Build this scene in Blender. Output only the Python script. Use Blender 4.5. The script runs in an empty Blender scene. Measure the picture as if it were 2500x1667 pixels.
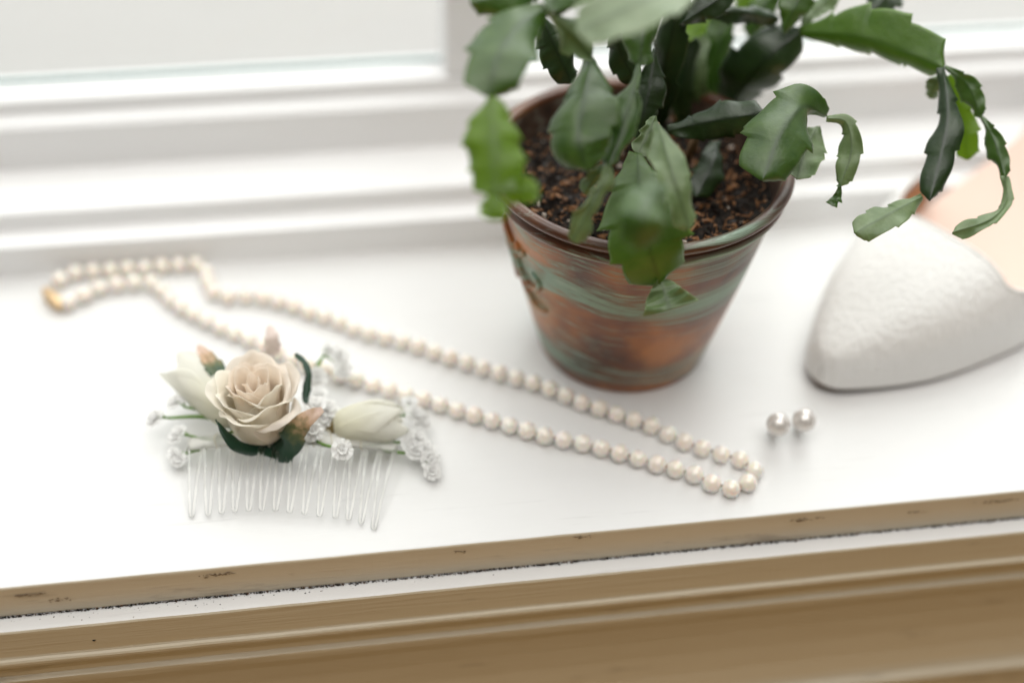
import bpy, bmesh, math, random
from mathutils import Vector, Matrix, noise

random.seed(7)
sc = bpy.context.scene
COL = sc.collection

# ------------------------------------------------------------------ camera
PITCH, YAW, ROLL = 0.714072, 0.164431, 0.030507
CAM = Vector((0.0, -0.279682, 0.324756))
FPX = 3472.2            # 50 mm lens on a 36 mm sensor, in pixels of the 2500 px wide photograph
FWD = Vector((math.sin(YAW) * math.cos(PITCH), math.cos(YAW) * math.cos(PITCH), -math.sin(PITCH)))
_r = Vector((math.cos(YAW), -math.sin(YAW), 0))
_u = _r.cross(FWD)
RIGHT = _r * math.cos(ROLL) + _u * math.sin(ROLL)
UP = _u * math.cos(ROLL) - _r * math.sin(ROLL)
cam_data = bpy.data.cameras.new('camera')
cam = bpy.data.objects.new('camera', cam_data)
COL.objects.link(cam)
M = Matrix.Identity(4)
for i in range(3):
    M[i][0], M[i][1], M[i][2], M[i][3] = RIGHT[i], UP[i], -FWD[i], CAM[i]
cam.matrix_world = M
cam_data.lens = 50
cam_data.sensor_width = 36
cam_data.clip_start = 0.01
cam_data.clip_end = 50
cam_data.dof.use_dof = True
cam_data.dof.focus_distance = 0.422
cam_data.dof.aperture_fstop = 2.6
cam_data.dof.aperture_blades = 9
sc.camera = cam

# ------------------------------------------------------------------ light
world = bpy.data.worlds.new('World')
sc.world = world
world.use_nodes = True
bg = world.node_tree.nodes['Background']
bg.inputs[0].default_value = (0.50, 0.40, 0.29, 1)      # dim warm room
bg.inputs[1].default_value = 0.16


def area(name, loc, target, sx, sy, watts, col):
    l = bpy.data.lights.new(name, 'AREA')
    l.shape = 'RECTANGLE'
    l.size, l.size_y, l.energy, l.color = sx, sy, watts, col
    o = bpy.data.objects.new(name, l)
    COL.objects.link(o)
    o.location = loc
    d = Vector(target) - Vector(loc)
    o.rotation_euler = d.to_track_quat('-Z', 'Y').to_euler()
    return o


# daylight through the two lights of the window, and what the pale ceiling throws back
area('window_daylight', (-0.36, 0.75, 0.80), (-0.10, 0, 0.10), 0.75, 1.2, 4.2, (1.0, 0.985, 0.955))
area('window_daylight', (0.52, 0.75, 0.80), (0.26, 0, 0.10), 0.75, 1.2, 9.5, (1.0, 0.985, 0.955))
area('high_sky_daylight', (0.10, 0.62, 1.85), (0.06, 0.05, 0.0), 1.7, 0.9, 12, (1.0, 0.985, 0.955))
area('ceiling_bounce', (0.0, -0.55, 2.1), (0.0, 0.05, 0.0), 2.4, 1.6, 41, (1.0, 0.985, 0.955))
# added warm fill lamp below sill height, put there to tint the moulding fronts
area('low_warm_fill', (0.2, -1.3, -0.95), (0.08, 0, -0.04), 1.9, 1.2, 7.0, (1.0, 0.585, 0.17))

sc.view_settings.view_transform = 'Standard'
sc.view_settings.look = 'None'
sc.view_settings.exposure = 0
sc.view_settings.gamma = 1
sc.view_settings.use_curve_mapping = False
sc.render.engine = 'CYCLES'
sc.cycles.use_denoising = True
sc.cycles.max_bounces = 14
sc.cycles.transmission_bounces = 10
sc.cycles.transparent_max_bounces = 12
sc.cycles.caustics_refractive = True
sc.cycles.sample_clamp_indirect = 6


# ------------------------------------------------------------------ placing helpers
def ray(px, py):
    return FWD + RIGHT * ((px - 1250) / FPX) - UP * ((py - 833.5) / FPX)


def gz(px, py, zmm):
    """point of the place at height zmm (millimetres above the sill) seen at that spot of the photograph"""
    d = ray(px, py)
    return CAM + d * ((zmm / 1000 - CAM.z) / d.z)


def pd(px, py, dmm):
    """a point at depth dmm (millimetres in front of the lens); a negative number is a height instead"""
    if dmm < 0:
        return gz(px, py, -dmm)
    return CAM + ray(px, py) * (dmm / 1000)


# ------------------------------------------------------------------ material helpers
def mat(name, col=(.8, .8, .8), rough=.5, **kw):
    m = bpy.data.materials.new(name)
    m.use_nodes = True
    b = m.node_tree.nodes['Principled BSDF']
    b.inputs['Base Color'].default_value = (*col, 1)
    b.inputs['Roughness'].default_value = rough
    for k, v in kw.items():
        b.inputs[k.replace('_', ' ')].default_value = v
    return m


class NT:
    def __init__(self, m):
        self.t = m.node_tree
        self.b = self.t.nodes['Principled BSDF']
        self.out = self.t.nodes['Material Output']

    def n(self, typ, **kw):
        x = self.t.nodes.new(typ)
        for k, v in kw.items():
            setattr(x, k, v)
        return x

    def l(self, a, b):
        self.t.links.new(a, b)

    def math(self, op, a, b=None, clamp=False):
        x = self.n('ShaderNodeMath', operation=op, use_clamp=clamp)
        for i, v in enumerate((a, b)):
            if v is None:
                continue
            if isinstance(v, (int, float)):
                x.inputs[i].default_value = v
            else:
                self.l(v, x.inputs[i])
        return x.outputs[0]

    def mapping(self, scale, coord='Object', loc=(0, 0, 0)):
        tc = self.n('ShaderNodeTexCoord')
        mp = self.n('ShaderNodeMapping')
        mp.inputs['Scale'].default_value = scale
        mp.inputs['Location'].default_value = loc
        self.l(tc.outputs[coord], mp.inputs[0])
        return mp.outputs[0]

    def noise(self, vec, scale, detail=4, rough=.55):
        x = self.n('ShaderNodeTexNoise')
        x.inputs['Scale'].default_value = scale
        x.inputs['Detail'].default_value = detail
        x.inputs['Roughness'].default_value = rough
        self.l(vec, x.inputs['Vector'])
        return x.outputs['Fac']

    def ramp(self, fac, stops):
        x = self.n('ShaderNodeValToRGB')
        e = x.color_ramp.elements
        while len(e) > 1:
            e.remove(e[0])
        e[0].position, e[0].color = stops[0][0], (*stops[0][1], 1)
        for p, c in stops[1:]:
            k = e.new(p)
            k.color = (*c, 1)
        self.l(fac, x.inputs[0])
        return x.outputs[0]

    def mix(self, fac, a, b):
        x = self.n('ShaderNodeMix', data_type='RGBA')
        for sock, v in ((x.inputs[0], fac), (x.inputs[6], a), (x.inputs[7], b)):
            if isinstance(v, tuple):
                sock.default_value = (*v, 1)
            elif isinstance(v, (int, float)):
                sock.default_value = v
            else:
                self.l(v, sock)
        return x.outputs[2]

    def bump(self, h, strength, dist):
        x = self.n('ShaderNodeBump')
        x.inputs['Strength'].default_value = strength
        x.inputs['Distance'].default_value = dist
        self.l(h, x.inputs['Height'])
        self.l(x.outputs[0], self.b.inputs['Normal'])

    def col(self, c):
        self.l(c, self.b.inputs['Base Color'])


def paint_material(name, col, rough, streak=.35, scuffs=True, hair=False):
    m = mat(name, col, rough)
    g = NT(m)
    v = g.mapping((6, 160, 160))
    a = g.noise(v, 6, 5)
    v2 = g.mapping((14, 60, 60))
    b = g.noise(v2, 3, 3)
    dark = tuple(c * .955 for c in col)
    c1 = g.mix(g.math('MULTIPLY', b, .8), col, dark)
    if scuffs:
        v3 = g.mapping((9, 70, 50), loc=(.31, .2, 0))
        s = g.noise(v3, 2.2, 8, .62)
        f = g.math('MULTIPLY', g.math('SUBTRACT', s, .61, True), 6, True)
        c1 = g.mix(f, c1, (.22, .17, .12))
    if hair:
        # faint grey scratches and rubbed patches along the board
        h1 = g.noise(g.mapping((5, 95, 1), loc=(.07, .4, 0)), 3.1, 7, .66)
        f = g.math('MULTIPLY', g.math('SUBTRACT', h1, .60, True), 3.0, True)
        c1 = g.mix(f, c1, (.45, .44, .43))
        h2 = g.noise(g.mapping((20, 20, 1)), 1.6, 3, .5)
        c1 = g.mix(g.math('MULTIPLY', h2, .16), c1, (.60, .60, .59))
    g.col(c1)
    g.bump(g.math('ADD', g.math('MULTIPLY', a, .7), g.math('MULTIPLY', b, .5)), streak, .0004)
    return m


WHITE = (.80, .80, .795)
M_sill = paint_material('white_sill_paint', WHITE, .42, .22, False, True)
M_edge = paint_material('worn_shade_tinted_edge_paint', (.60, .525, .400), .5, .8)  # scuffs are wear; the tan is shade painted onto the white board's front
M_apron = paint_material('shade_tinted_moulding_paint', (.575, .500, .370), .45, .7)  # white moulding whose shaded fronts are painted tan
M_frame = paint_material('white_window_paint', (.90, .90, .90), .40, .1, False)


# ------------------------------------------------------------------ mesh helpers
def link(name, me, material=None, parent=None, smooth=True):
    o = bpy.data.objects.new(name, me)
    COL.objects.link(o)
    if material is not None:
        for mm in (material if isinstance(material, (list, tuple)) else [material]):
            me.materials.append(mm)
    if parent is not None:
        o.parent = parent
        o.matrix_parent_inverse = Matrix.Identity(4)
        o.matrix_basis = parent_inv(parent)
    if smooth:
        me.polygons.foreach_set('use_smooth', [True] * len(me.polygons))
    return o


def parent_inv(p):
    m = Matrix.Identity(4)
    chain = []
    while p is not None:
        chain.append(p)
        p = p.parent
    for q in reversed(chain):
        m = m @ q.matrix_basis
    return m.inverted()


def mesh(name, verts, faces):
    me = bpy.data.meshes.new(name)
    me.from_pydata([tuple(v) for v in verts], [], faces)
    me.update()
    return me


def fix_normals(me):
    bm = bmesh.new()
    bm.from_mesh(me)
    bmesh.ops.recalc_face_normals(bm, faces=bm.faces)
    bm.to_mesh(me)
    bm.free()
    return me


def empty(name, loc, label=None, cat=None, group=None, parent=None):
    o = bpy.data.objects.new(name, None)
    o.empty_display_size = .01
    COL.objects.link(o)
    if parent is not None:
        o.parent = parent
        o.matrix_parent_inverse = Matrix.Identity(4)
        o.matrix_basis = parent_inv(parent) @ Matrix.Translation(loc)
    else:
        o.matrix_basis = Matrix.Translation(loc)
    tag(o, label, cat, group)
    return o


def tag(o, label=None, cat=None, group=None, kind=None):
    for k, v in (('label', label), ('category', cat), ('group', group), ('kind', kind)):
        if v:
            o[k] = v
    return o


def catmull(pts, n):
    if len(pts) == 2:
        return [pts[0].lerp(pts[1], i / (n - 1)) for i in range(n)]
    P = [pts[0] * 2 - pts[1]] + list(pts) + [pts[-1] * 2 - pts[-2]]
    # even spacing over the spans, by their length
    L = [(pts[i + 1] - pts[i]).length for i in range(len(pts) - 1)]
    tot = sum(L)
    out = []
    for i in range(n):
        d = tot * i / (n - 1)
        k = 0
        while k < len(L) - 1 and d > L[k]:
            d -= L[k]
            k += 1
        t = min(1, d / L[k])
        a, b, c, e = P[k], P[k + 1], P[k + 2], P[k + 3]
        out.append(.5 * ((2 * b) + (c - a) * t + (2 * a - 5 * b + 4 * c - e) * t * t + (3 * b - a - 3 * c + e) * t ** 3))
    return out


def tube(pts, rad, seg=8, closed=False, caps=True):
    """verts, faces of a tube along pts; rad a number or a list"""
    n = len(pts)
    R = rad if isinstance(rad, (list, tuple)) else [rad] * n
    V, F = [], []
    prev = None
    for i, p in enumerate(pts):
        if closed:
            t = (pts[(i + 1) % n] - pts[i - 1]).normalized()
        else:
            t = (pts[min(i + 1, n - 1)] - pts[max(i - 1, 0)]).normalized()
        if prev is None:
            a = t.orthogonal().normalized()
        else:
            a = (prev - t * prev.dot(t)).normalized()
        prev = a
        b = t.cross(a)
        for k in range(seg):
            w = 2 * math.pi * k / seg
            V.append(p + (a * math.cos(w) + b * math.sin(w)) * R[i])
    m = n if closed else n - 1
    for i in range(m):
        for k in range(seg):
            j = (i + 1) % n
            F.append((i * seg + k, i * seg + (k + 1) % seg, j * seg + (k + 1) % seg, j * seg + k))
    if caps and not closed:
        F.append(tuple(range(seg))[::-1])
        F.append(tuple((n - 1) * seg + k for k in range(seg)))
    return V, F


def join(parts):
    V, F = [], []
    for v, f in parts:
        o = len(V)
        V += list(v)
        F += [tuple(i + o for i in q) for q in f]
    return V, F


def lathe(profile, seg=96, centre=(0, 0)):
    V, F = [], []
    for r, z in profile:
        for k in range(seg):
            a = 2 * math.pi * k / seg
            V.append((centre[0] + r * math.cos(a), centre[1] + r * math.sin(a), z))
    for i in range(len(profile) - 1):
        for k in range(seg):
            F.append((i * seg + k, i * seg + (k + 1) % seg, (i + 1) * seg + (k + 1) % seg, (i + 1) * seg + k))
    return V, F


def smooth_profile(pts, n):
    return [(v.x, v.y) for v in catmull([Vector((a, b, 0)) for a, b in pts], n)]


def extrude_x(profile, x0, x1, closed=True, nseg=1, amp=0.):
    n = len(profile)
    V = []
    for j in range(nseg + 1):
        x = x0 + (x1 - x0) * j / nseg
        for i, (y, z) in enumerate(profile):
            if amp:
                q = Vector((x * 55, y * 300, z * 300))
                y += amp * noise.noise(q) + amp * .5 * noise.noise(q * 4.1)
                z += amp * noise.noise(q + Vector((7, 3, 1)))
            V.append((x, y, z))
    F = []
    for j in range(nseg):
        for i in range(n if closed else n - 1):
            F.append((j * n + i, j * n + (i + 1) % n, (j + 1) * n + (i + 1) % n, (j + 1) * n + i))
    if closed:
        F += [tuple(range(n))[::-1], tuple(range(nseg * n, (nseg + 1) * n))]
    return V, F


def mm(pts):
    return [(a / 1000, b / 1000) for a, b in pts]


def arc_round(profile, idx, r, seg=5):
    """round corner idx of an open (y, z) profile"""
    p = Vector(profile[idx])
    a = Vector(profile[idx - 1]) - p
    b = Vector(profile[idx + 1]) - p
    a, b = p + a.normalized() * r, p + b.normalized() * r
    out = []
    for i in range(seg + 1):
        t = i / seg
        q = a.lerp(p, t).lerp(p.lerp(b, t), t)
        out.append(tuple(q))
    return profile[:idx] + out + profile[idx + 1:]


# ------------------------------------------------------------------ the setting: sill, moulding, window
X0, X1 = -.72, .84
YB = .1462
prof = mm([(0, -12.3), (0, 0), (150, 0), (150, -12.3)])
prof = arc_round(prof, 1, .0011)
o = link('window_sill', fix_normals(mesh('window_sill', *extrude_x(prof, X0, X1, True, 700, .00009))), [M_sill, M_edge], smooth=False)
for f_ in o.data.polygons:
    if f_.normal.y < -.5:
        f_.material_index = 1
tag(o, kind='structure')

ap = [(6, -12.85), (-5.5, -12.85), (-5.9, -13.4), (-5.9, -24.2), (-6.2, -24.8), (-6.9, -25.1), (-7.3, -25.7), (-7.3, -26.6),
      (-6.9, -28.0), (-5.6, -30.0), (-4.9, -32.4), (-5.0, -34.2), (-5.8, -35.0), (-6.3, -35.4), (-6.3, -36.5),
      (-6.0, -38.6), (-4.8, -43), (-3.6, -52), (-3.0, -62), (-3.4, -72), (-4.6, -79), (-5.6, -81.5), (-7.6, -82.6), (-8.2, -83.6),
      (-8.2, -85), (-7.2, -88), (-6.8, -96), (-6.8, -150), (20, -150), (20, -30)]
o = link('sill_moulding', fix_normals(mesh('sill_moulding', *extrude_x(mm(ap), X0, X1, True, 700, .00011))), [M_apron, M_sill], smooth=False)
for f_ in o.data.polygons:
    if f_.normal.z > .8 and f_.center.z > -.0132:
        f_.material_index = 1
tag(o, kind='structure')

# dust and dirt along the gap between sill and moulding
M_dirt = mat('black_dirt', (.012, .010, .008), .9)
M_rust = mat('brown_dirt', (.12, .055, .02), .9)
rng = random.Random(3)
V, F, MI = [], [], []


def speck(c, s, mi):
    o = len(V)
    for k in range(6):
        d = [(1, 0, 0), (-1, 0, 0), (0, 1, 0), (0, -1, 0), (0, 0, 1), (0, 0, -1)][k]
        q = s * rng.uniform(.55, 1.2)
        V.append((c[0] + d[0] * q * 1.4, c[1] + d[1] * q, c[2] + d[2] * q * .8))
    for a in (0, 1):
        for b in (2, 3):
            for c2 in (4, 5):
                F.append((o + a, o + b, o + c2))
                MI.append(mi)


for i in range(3600):
    x = rng.uniform(-.16, .26)
    # dirt is thickest on the left third
    k = math.exp(-((x + .045) / .05) ** 2)
    if rng.random() < .86:
        y = -abs(rng.gauss(0, .00022)) - .0001
        s = abs(rng.gauss(.00012, .00009)) + .00005
        z = -.01285 + s * .5 + rng.random() * .0005
    else:
        y = -abs(rng.gauss(0, .0007 + .0012 * k)) - .0001
        s = abs(rng.gauss(.00007, .00006)) + .00003
        z = -.01285 + s * .5
        if y < -.0053 or rng.random() > .25 + .75 * k:
            continue
    speck((x, y, z), s, 0 if rng.random() < .78 else 1)
for px, py, s in ((230, 1562, .0005), (410, 1588, .0003), (745, 1447, .00025), (868, 1428, .0003), (1205, 1402, .00022)):
    p = gz(px, py, -12.7)
    if py > 1500:
        d = ray(px, py)
        p = CAM + d * ((-.0060 - CAM.y) / d.y)
    speck(p, s, 0)
# scuffs and flaked paint on the front faces
for px, py, n_, sx in ((530, 1402, 34, .0030), (60, 1452, 26, .0025), (150, 1462, 12, .0020), (1960, 1268, 22, .0026), (2440, 1222, 30, .0030), (1420, 1310, 10, .0018),
                       (700, 1545, 8, .0012), (1120, 1345, 9, .0018), (2230, 1250, 10, .002), (330, 1510, 0, .001)):
    d = ray(px, py)
    c = CAM + d * ((-.0001 - CAM.y) / d.y)
    if py - (1441 - .0975 * px) > 75:
        c = CAM + d * ((-.0060 - CAM.y) / d.y)
    for i in range(n_):
        o = len(V)
        x, z = c.x + rng.gauss(0, sx), c.z + rng.gauss(0, .00035)
        L, h = rng.uniform(.0002, .0011), rng.uniform(.00004, .00013)
        y = c.y - .00012
        V += [(x - L, y, z), (x, y - .00003, z + h), (x + L, y, z + rng.uniform(-.0001, .0001)), (x, y - .00003, z - h), (x, y + .0002, z)]
        for q in ((0, 1, 3), (1, 2, 3), (0, 4, 1), (1, 4, 2), (2, 4, 3), (3, 4, 0)):
            F.append(tuple(o + k for k in q))
            MI.append(2)
me = mesh('dirt', V, F)
me.polygons.foreach_set('material_index', MI)
o = link('dirt', me, [M_dirt, M_rust, mat('flaked_paint_brown', (.24, .18, .12), .8)], smooth=False)
tag(o, 'black and rusty dirt specks and scuffs along the gap under the sill edge', 'dirt', kind='stuff')

# ---- the window: stepped bottom rail, stiles, mullion, panes
win = empty('window', (.05, .19, 0), 'white painted window with two clear panes and a stepped bottom rail', 'window')
rail = mm([(146.4, -14), (146.4, 13.0), (147.6, 13.5), (156.2, 13.6), (156.4, 20.4), (157.6, 21.1), (183.4, 21.3), (183.6, 38.6), (185.2, 40.2),
           (190.6, 40.4), (191.4, 45.6), (193, 46.4), (204.5, 46.6), (204.5, 43.5), (214, 43.5), (214, -14)])
link('bottom_rail', fix_normals(mesh('bottom_rail', *extrude_x(rail, X0, X1))), M_frame, win, smooth=False)
ZT = 1.06


def box(x0, x1, y0, y1, z0, z1, bev=.0012):
    bm = bmesh.new()
    bmesh.ops.create_cube(bm, size=1)
    for v in bm.verts:
        v.co = Vector((x0 + (v.co.x + .5) * (x1 - x0), y0 + (v.co.y + .5) * (y1 - y0), z0 + (v.co.z + .5) * (z1 - z0)))
    if bev:
        bmesh.ops.bevel(bm, geom=bm.edges[:], offset=bev, segments=2, affect='EDGES', profile=.5)
    me = bpy.data.meshes.new('box')
    bm.to_mesh(me)
    bm.free()
    return me


MX0, MX1 = .0495, .0735
link('mullion', box(MX0, MX1, .1916, .2139, .04665, ZT), M_frame, win, smooth=False)
for x in (-.52, .64):
    link('stile', box(x - .03, x + .03, .1916, .2139, .04665, ZT), M_frame, win, smooth=False)
link('top_rail', box(-.55, .67, .1845, .2139, ZT + .0005, ZT + .07), M_frame, win, smooth=False)
M_glass = bpy.data.materials.new('window_glass')
M_glass.use_nodes = True
t = M_glass.node_tree
t.nodes.remove(t.nodes['Principled BSDF'])
tr, gl, mx, fr = (t.nodes.new(k) for k in ('ShaderNodeBsdfTransparent', 'ShaderNodeBsdfGlossy', 'ShaderNodeMixShader', 'ShaderNodeLayerWeight'))
tr.inputs[0].default_value = (.955, .975, .97, 1)
gl.inputs['Roughness'].default_value = .02
fr.inputs[0].default_value = .5
pw, sc_m, ad = (t.nodes.new('ShaderNodeMath') for _ in range(3))      # reflectance rising towards grazing angles
pw.operation, sc_m.operation, ad.operation = 'POWER', 'MULTIPLY', 'ADD'
pw.inputs[1].default_value, sc_m.inputs[1].default_value, ad.inputs[1].default_value = 5, .9, .03
t.links.new(fr.outputs['Facing'], pw.inputs[0])
t.links.new(pw.outputs[0], sc_m.inputs[0])
t.links.new(sc_m.outputs[0], ad.inputs[0])
t.links.new(ad.outputs[0], mx.inputs[0])
t.links.new(tr.outputs[0], mx.inputs[1])
t.links.new(gl.outputs[0], mx.inputs[2])
t.links.new(mx.outputs[0], t.nodes['Material Output'].inputs[0])
M_gasket = mat('teal_grey_gasket', (.20, .33, .32), .6)
for a, b in ((-.4895, MX0 - .0003), (MX1 + .0003, .6095)):
    link('pane', box(a, b, .2050, .2085, .0445, ZT - .0005, 0), M_glass, win, smooth=False)
    link('gasket', box(a, b, .2036, .2048, .04675, .0478, 0), M_gasket, win, smooth=False)
# outside: a pale rendered ledge and the blank overcast day beyond it
o = link('outer_ledge', box(-.7, .82, .2145, .40, -.02, .040), mat('grey_stone_ledge', (.46, .44, .43), .9), smooth=False)
tag(o, kind='structure')
M_sky = bpy.data.materials.new('overcast_sky')
M_sky.use_nodes = True
t = M_sky.node_tree
t.nodes.remove(t.nodes['Principled BSDF'])
em = t.nodes.new('ShaderNodeEmission')
em.inputs[0].default_value = (.98, .97, 1.0, 1)
em.inputs[1].default_value = .80
t.links.new(em.outputs[0], t.nodes['Material Output'].inputs[0])
V = []
for i in range(25):
    a = math.radians(-88 + 176 * i / 24)
    for z in (-4.5, 4.5):
        V.append((4.0 * math.sin(a), .5 + 2.4 * math.cos(a), z))
F = [(2 * i, 2 * i + 1, 2 * i + 3, 2 * i + 2) for i in range(24)]
o = link('sky', mesh('sky', V, F), M_sky)
tag(o, kind='structure')


# ------------------------------------------------------------------ the pot
PC = Vector((.0999, .0875, 0))
pot = empty('flower_pot', PC, 'terracotta flower pot with streaky green paint under the cactus', 'flower pot')
M_pot = mat('streaked_terracotta', (.3, .1, .04), .5)
g = NT(M_pot)
tc = g.n('ShaderNodeTexCoord')
sep = g.n('ShaderNodeSeparateXYZ')
g.l(tc.outputs['Object'], sep.inputs[0])
ang = g.math('ARCTAN2', sep.outputs[1], g.math('MULTIPLY', sep.outputs[0], -1))
# the seam of atan2 is on the far side of the pot (towards +x)
comb = g.n('ShaderNodeCombineXYZ')
g.l(g.math('MULTIPLY', ang, 1.5), comb.inputs[0])
wob = g.noise(tc.outputs['Object'], 20, 1)
zz = g.math('ADD', sep.outputs[2], g.math('MULTIPLY', g.math('SUBTRACT', wob, .5), .018))
g.l(g.math('MULTIPLY', zz, 60), comb.inputs[2])
strokes = g.noise(comb.outputs[0], 1.0, 5, .6)
comb2 = g.n('ShaderNodeCombineXYZ')
g.l(g.math('MULTIPLY', ang, 4.5), comb2.inputs[0])
g.l(g.math('MULTIPLY', zz, 420), comb2.inputs[2])
fine = g.noise(comb2.outputs[0], 1.3, 6, .72)
zn = g.math('DIVIDE', zz, .076)
band = g.ramp(zn, [(0, (.42,) * 3), (.045, (.35,) * 3), (.075, (.66,) * 3), (.15, (.62,) * 3), (.22, (.40,) * 3), (.36, (.40,) * 3),
                   (.42, (.46,) * 3), (.50, (.42,) * 3), (.56, (.66,) * 3), (.66, (.60,) * 3), (.72, (.40,) * 3), (.83, (.48,) * 3),
                   (.875, (.60,) * 3), (.92, (.40,) * 3), (.975, (.55,) * 3), (1, (.45,) * 3)])
v = g.math('ADD', g.math('MULTIPLY', strokes, .75), g.math('MULTIPLY', fine, 1.0))
v = g.math('ADD', v, g.math('MULTIPLY', g.math('SUBTRACT', band, .5), .62))
green = g.math('MULTIPLY', g.math('SUBTRACT', v, .845, True), 5.5, True)
terra = g.ramp(g.noise(tc.outputs['Object'], 34, 3), [(.32, (.070, .020, .007)), (.46, (.22, .064, .012)), (.61, (.50, .175, .028))])
verd = g.ramp(fine, [(.3, (.12, .24, .17)), (.55, (.26, .40, .30)), (.72, (.44, .54, .45))])
rimd = g.math('MULTIPLY', g.math('SUBTRACT', zn, .80, True), 9, True)
terra = g.mix(g.math('MULTIPLY', rimd, .8), terra, (.070, .027, .014))
g.col(g.mix(green, terra, verd))
g.l(g.math('ADD', g.math('MULTIPLY', fine, .2), .24), g.b.inputs['Roughness'])
g.b.inputs['Specular IOR Level'].default_value = .7
g.bump(g.math('ADD', g.math('MULTIPLY', green, .5), fine), .35, .0004)
wall = [(0, 2.5), (20, 2.5), (27.5, .2), (28.8, .6), (29.2, 2.2), (30.0, 5)]
for i in range(1, 13):
    z = 5 + (66 - 5) * i / 12
    wall.append((30.0 + (45.0 - 30.0) * i / 12 + .5 * math.sin(math.pi * i / 12), z))
rim = smooth_profile([(45.0, 66.0), (46.6, 67.2), (47.7, 68.8), (47.2, 70.2), (46.5, 71.1), (47.3, 72.0), (48.7, 73.0), (49.1, 74.3), (48.3, 75.4),
                      (46.8, 75.7), (45.2, 75.0), (44.6, 73.6)], 40)
inner = [(44.2, 71.0), (42.6, 60), (40, 50)]
link('body', fix_normals(mesh('body', *lathe([(r / 1000, z / 1000) for r, z in wall], 128, PC.xy))), M_pot, pot)
link('rim', fix_normals(mesh('rim', *lathe([(r / 1000, z / 1000) for r, z in rim], 128, PC.xy))), M_pot, pot)
M_inner = mat('soil_stained_terracotta', (.060, .036, .024), .6)
g = NT(M_inner)
g.col(g.ramp(g.noise(g.mapping((1, 1, 1)), 160, 4), [(.35, (.045, .026, .018)), (.55, (.095, .055, .036)), (.7, (.22, .22, .18))]))
link('inner_wall', fix_normals(mesh('inner_wall', *lathe([(r / 1000, z / 1000) for r, z in [rim[-1]] + inner], 96, PC.xy))), M_inner, pot)


def wall_r(zmm):
    k = (zmm - 5) / 61
    return 30.0 + 15 * k + .5 * math.sin(math.pi * max(0, min(1, k)))


def on_wall(deg, zmm, off=.3):
    a = math.radians(deg)
    r = (wall_r(zmm) + off) / 1000
    return Vector((PC.x + r * math.cos(a), PC.y + r * math.sin(a), zmm / 1000))


def rad_profile(n, r, tip=.35):
    return [r * (tip + (1 - tip) * math.sin(math.pi * i / (n - 1)) ** .6) for i in range(n)]


for scroll in ([(186, 60), (190, 56), (194, 50), (196, 43), (203, 39), (210, 41), (211, 45), (207, 46.5)],
               [(180, 57), (183, 51), (188, 45), (189, 38), (184, 34), (179, 37), (180, 41)],
               [(192, 37), (199, 34), (206, 31), (213, 31.5)],
               [(176, 47), (180, 45), (184, 47)], [(197, 55), (201, 52), (204, 54)]):
    pts = catmull([on_wall(a, z) for a, z in scroll], 28)
    link('raised_scroll', fix_normals(mesh('raised_scroll', *tube(pts, rad_profile(28, .0013), 8))), M_pot, pot)

# ---- soil
M_soil = mat('dark_soil', (.02, .012, .008), .85)
g = NT(M_soil)
v = g.mapping((1, 1, 1))
g.col(g.ramp(g.noise(v, 620, 5, .7), [(.38, (.004, .003, .002)), (.55, (.016, .009, .005)), (.68, (.07, .034, .016)), (.82, (.20, .10, .045))]))
g.bump(g.noise(v, 900, 4, .7), 1, .001)
M_bark = mat('brown_bark_chip', (.30, .135, .050), .5)
M_bark2 = mat('dark_bark_chip', (.022, .011, .007), .35)
M_perlite = mat('pale_perlite', (.55, .47, .40), .7)
SOILZ = .0615
V, F = [], []
n1, n2 = 46, 110
for i in range(n1 + 1):
    r = .0432 * i / n1
    for k in range(n2):
        a = 2 * math.pi * k / n2
        x, y = r * math.cos(a), r * math.sin(a)
        h = .0024 * noise.noise(Vector((x * 70, y * 70, 1))) + .0016 * noise.noise(Vector((x * 230, y * 230, 5))) + .0012 * noise.noise(Vector((x * 600, y * 600, 9)))
        V.append((PC.x + x, PC.y + y, SOILZ + h + .002 * (r / .043) ** 3))
for i in range(n1):
    for k in range(n2):
        F.append((i * n2 + k, i * n2 + (k + 1) % n2, (i + 1) * n2 + (k + 1) % n2, (i + 1) * n2 + k))
link('soil_bed', mesh('soil_bed', V, F), M_soil, pot)
rng = random.Random(11)
V, F, MI = [], [], []
for i in range(3400):
    r = .0425 * math.sqrt(rng.random())
    a = rng.uniform(0, 2 * math.pi)
    u = rng.random()
    mi = 0 if u < .60 else 1 if u < .82 else 2 if u < .975 else 3
    s = rng.uniform(.0003, .0010) if mi != 3 else rng.uniform(.0005, .0013)
    if rng.random() < .06:
        s *= 1.7
    c = Vector((PC.x + r * math.cos(a), PC.y + r * math.sin(a), SOILZ + rng.uniform(0, .0022) + .002 * (r / .043) ** 3))
    rot = Matrix.Rotation(rng.uniform(0, 6.28), 3, Vector((rng.gauss(0, 1), rng.gauss(0, 1), rng.gauss(0, 1))).normalized())
    el = rng.uniform(1, 2.6) if mi in (1, 2) else 1.2
    o = len(V)
    for d in ((1, 0, 0), (-1, 0, 0), (0, 1, 0), (0, -1, 0), (0, 0, 1), (0, 0, -1)):
        q = Vector(d) * s * rng.uniform(.6, 1.25)
        q.x *= el
        q.z *= .7
        V.append(c + rot @ q)
    for p in (0, 1):
        for q in (2, 3):
            for w in (4, 5):
                F.append((o + p, o + q, o + w))
                MI.append(mi)
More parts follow.
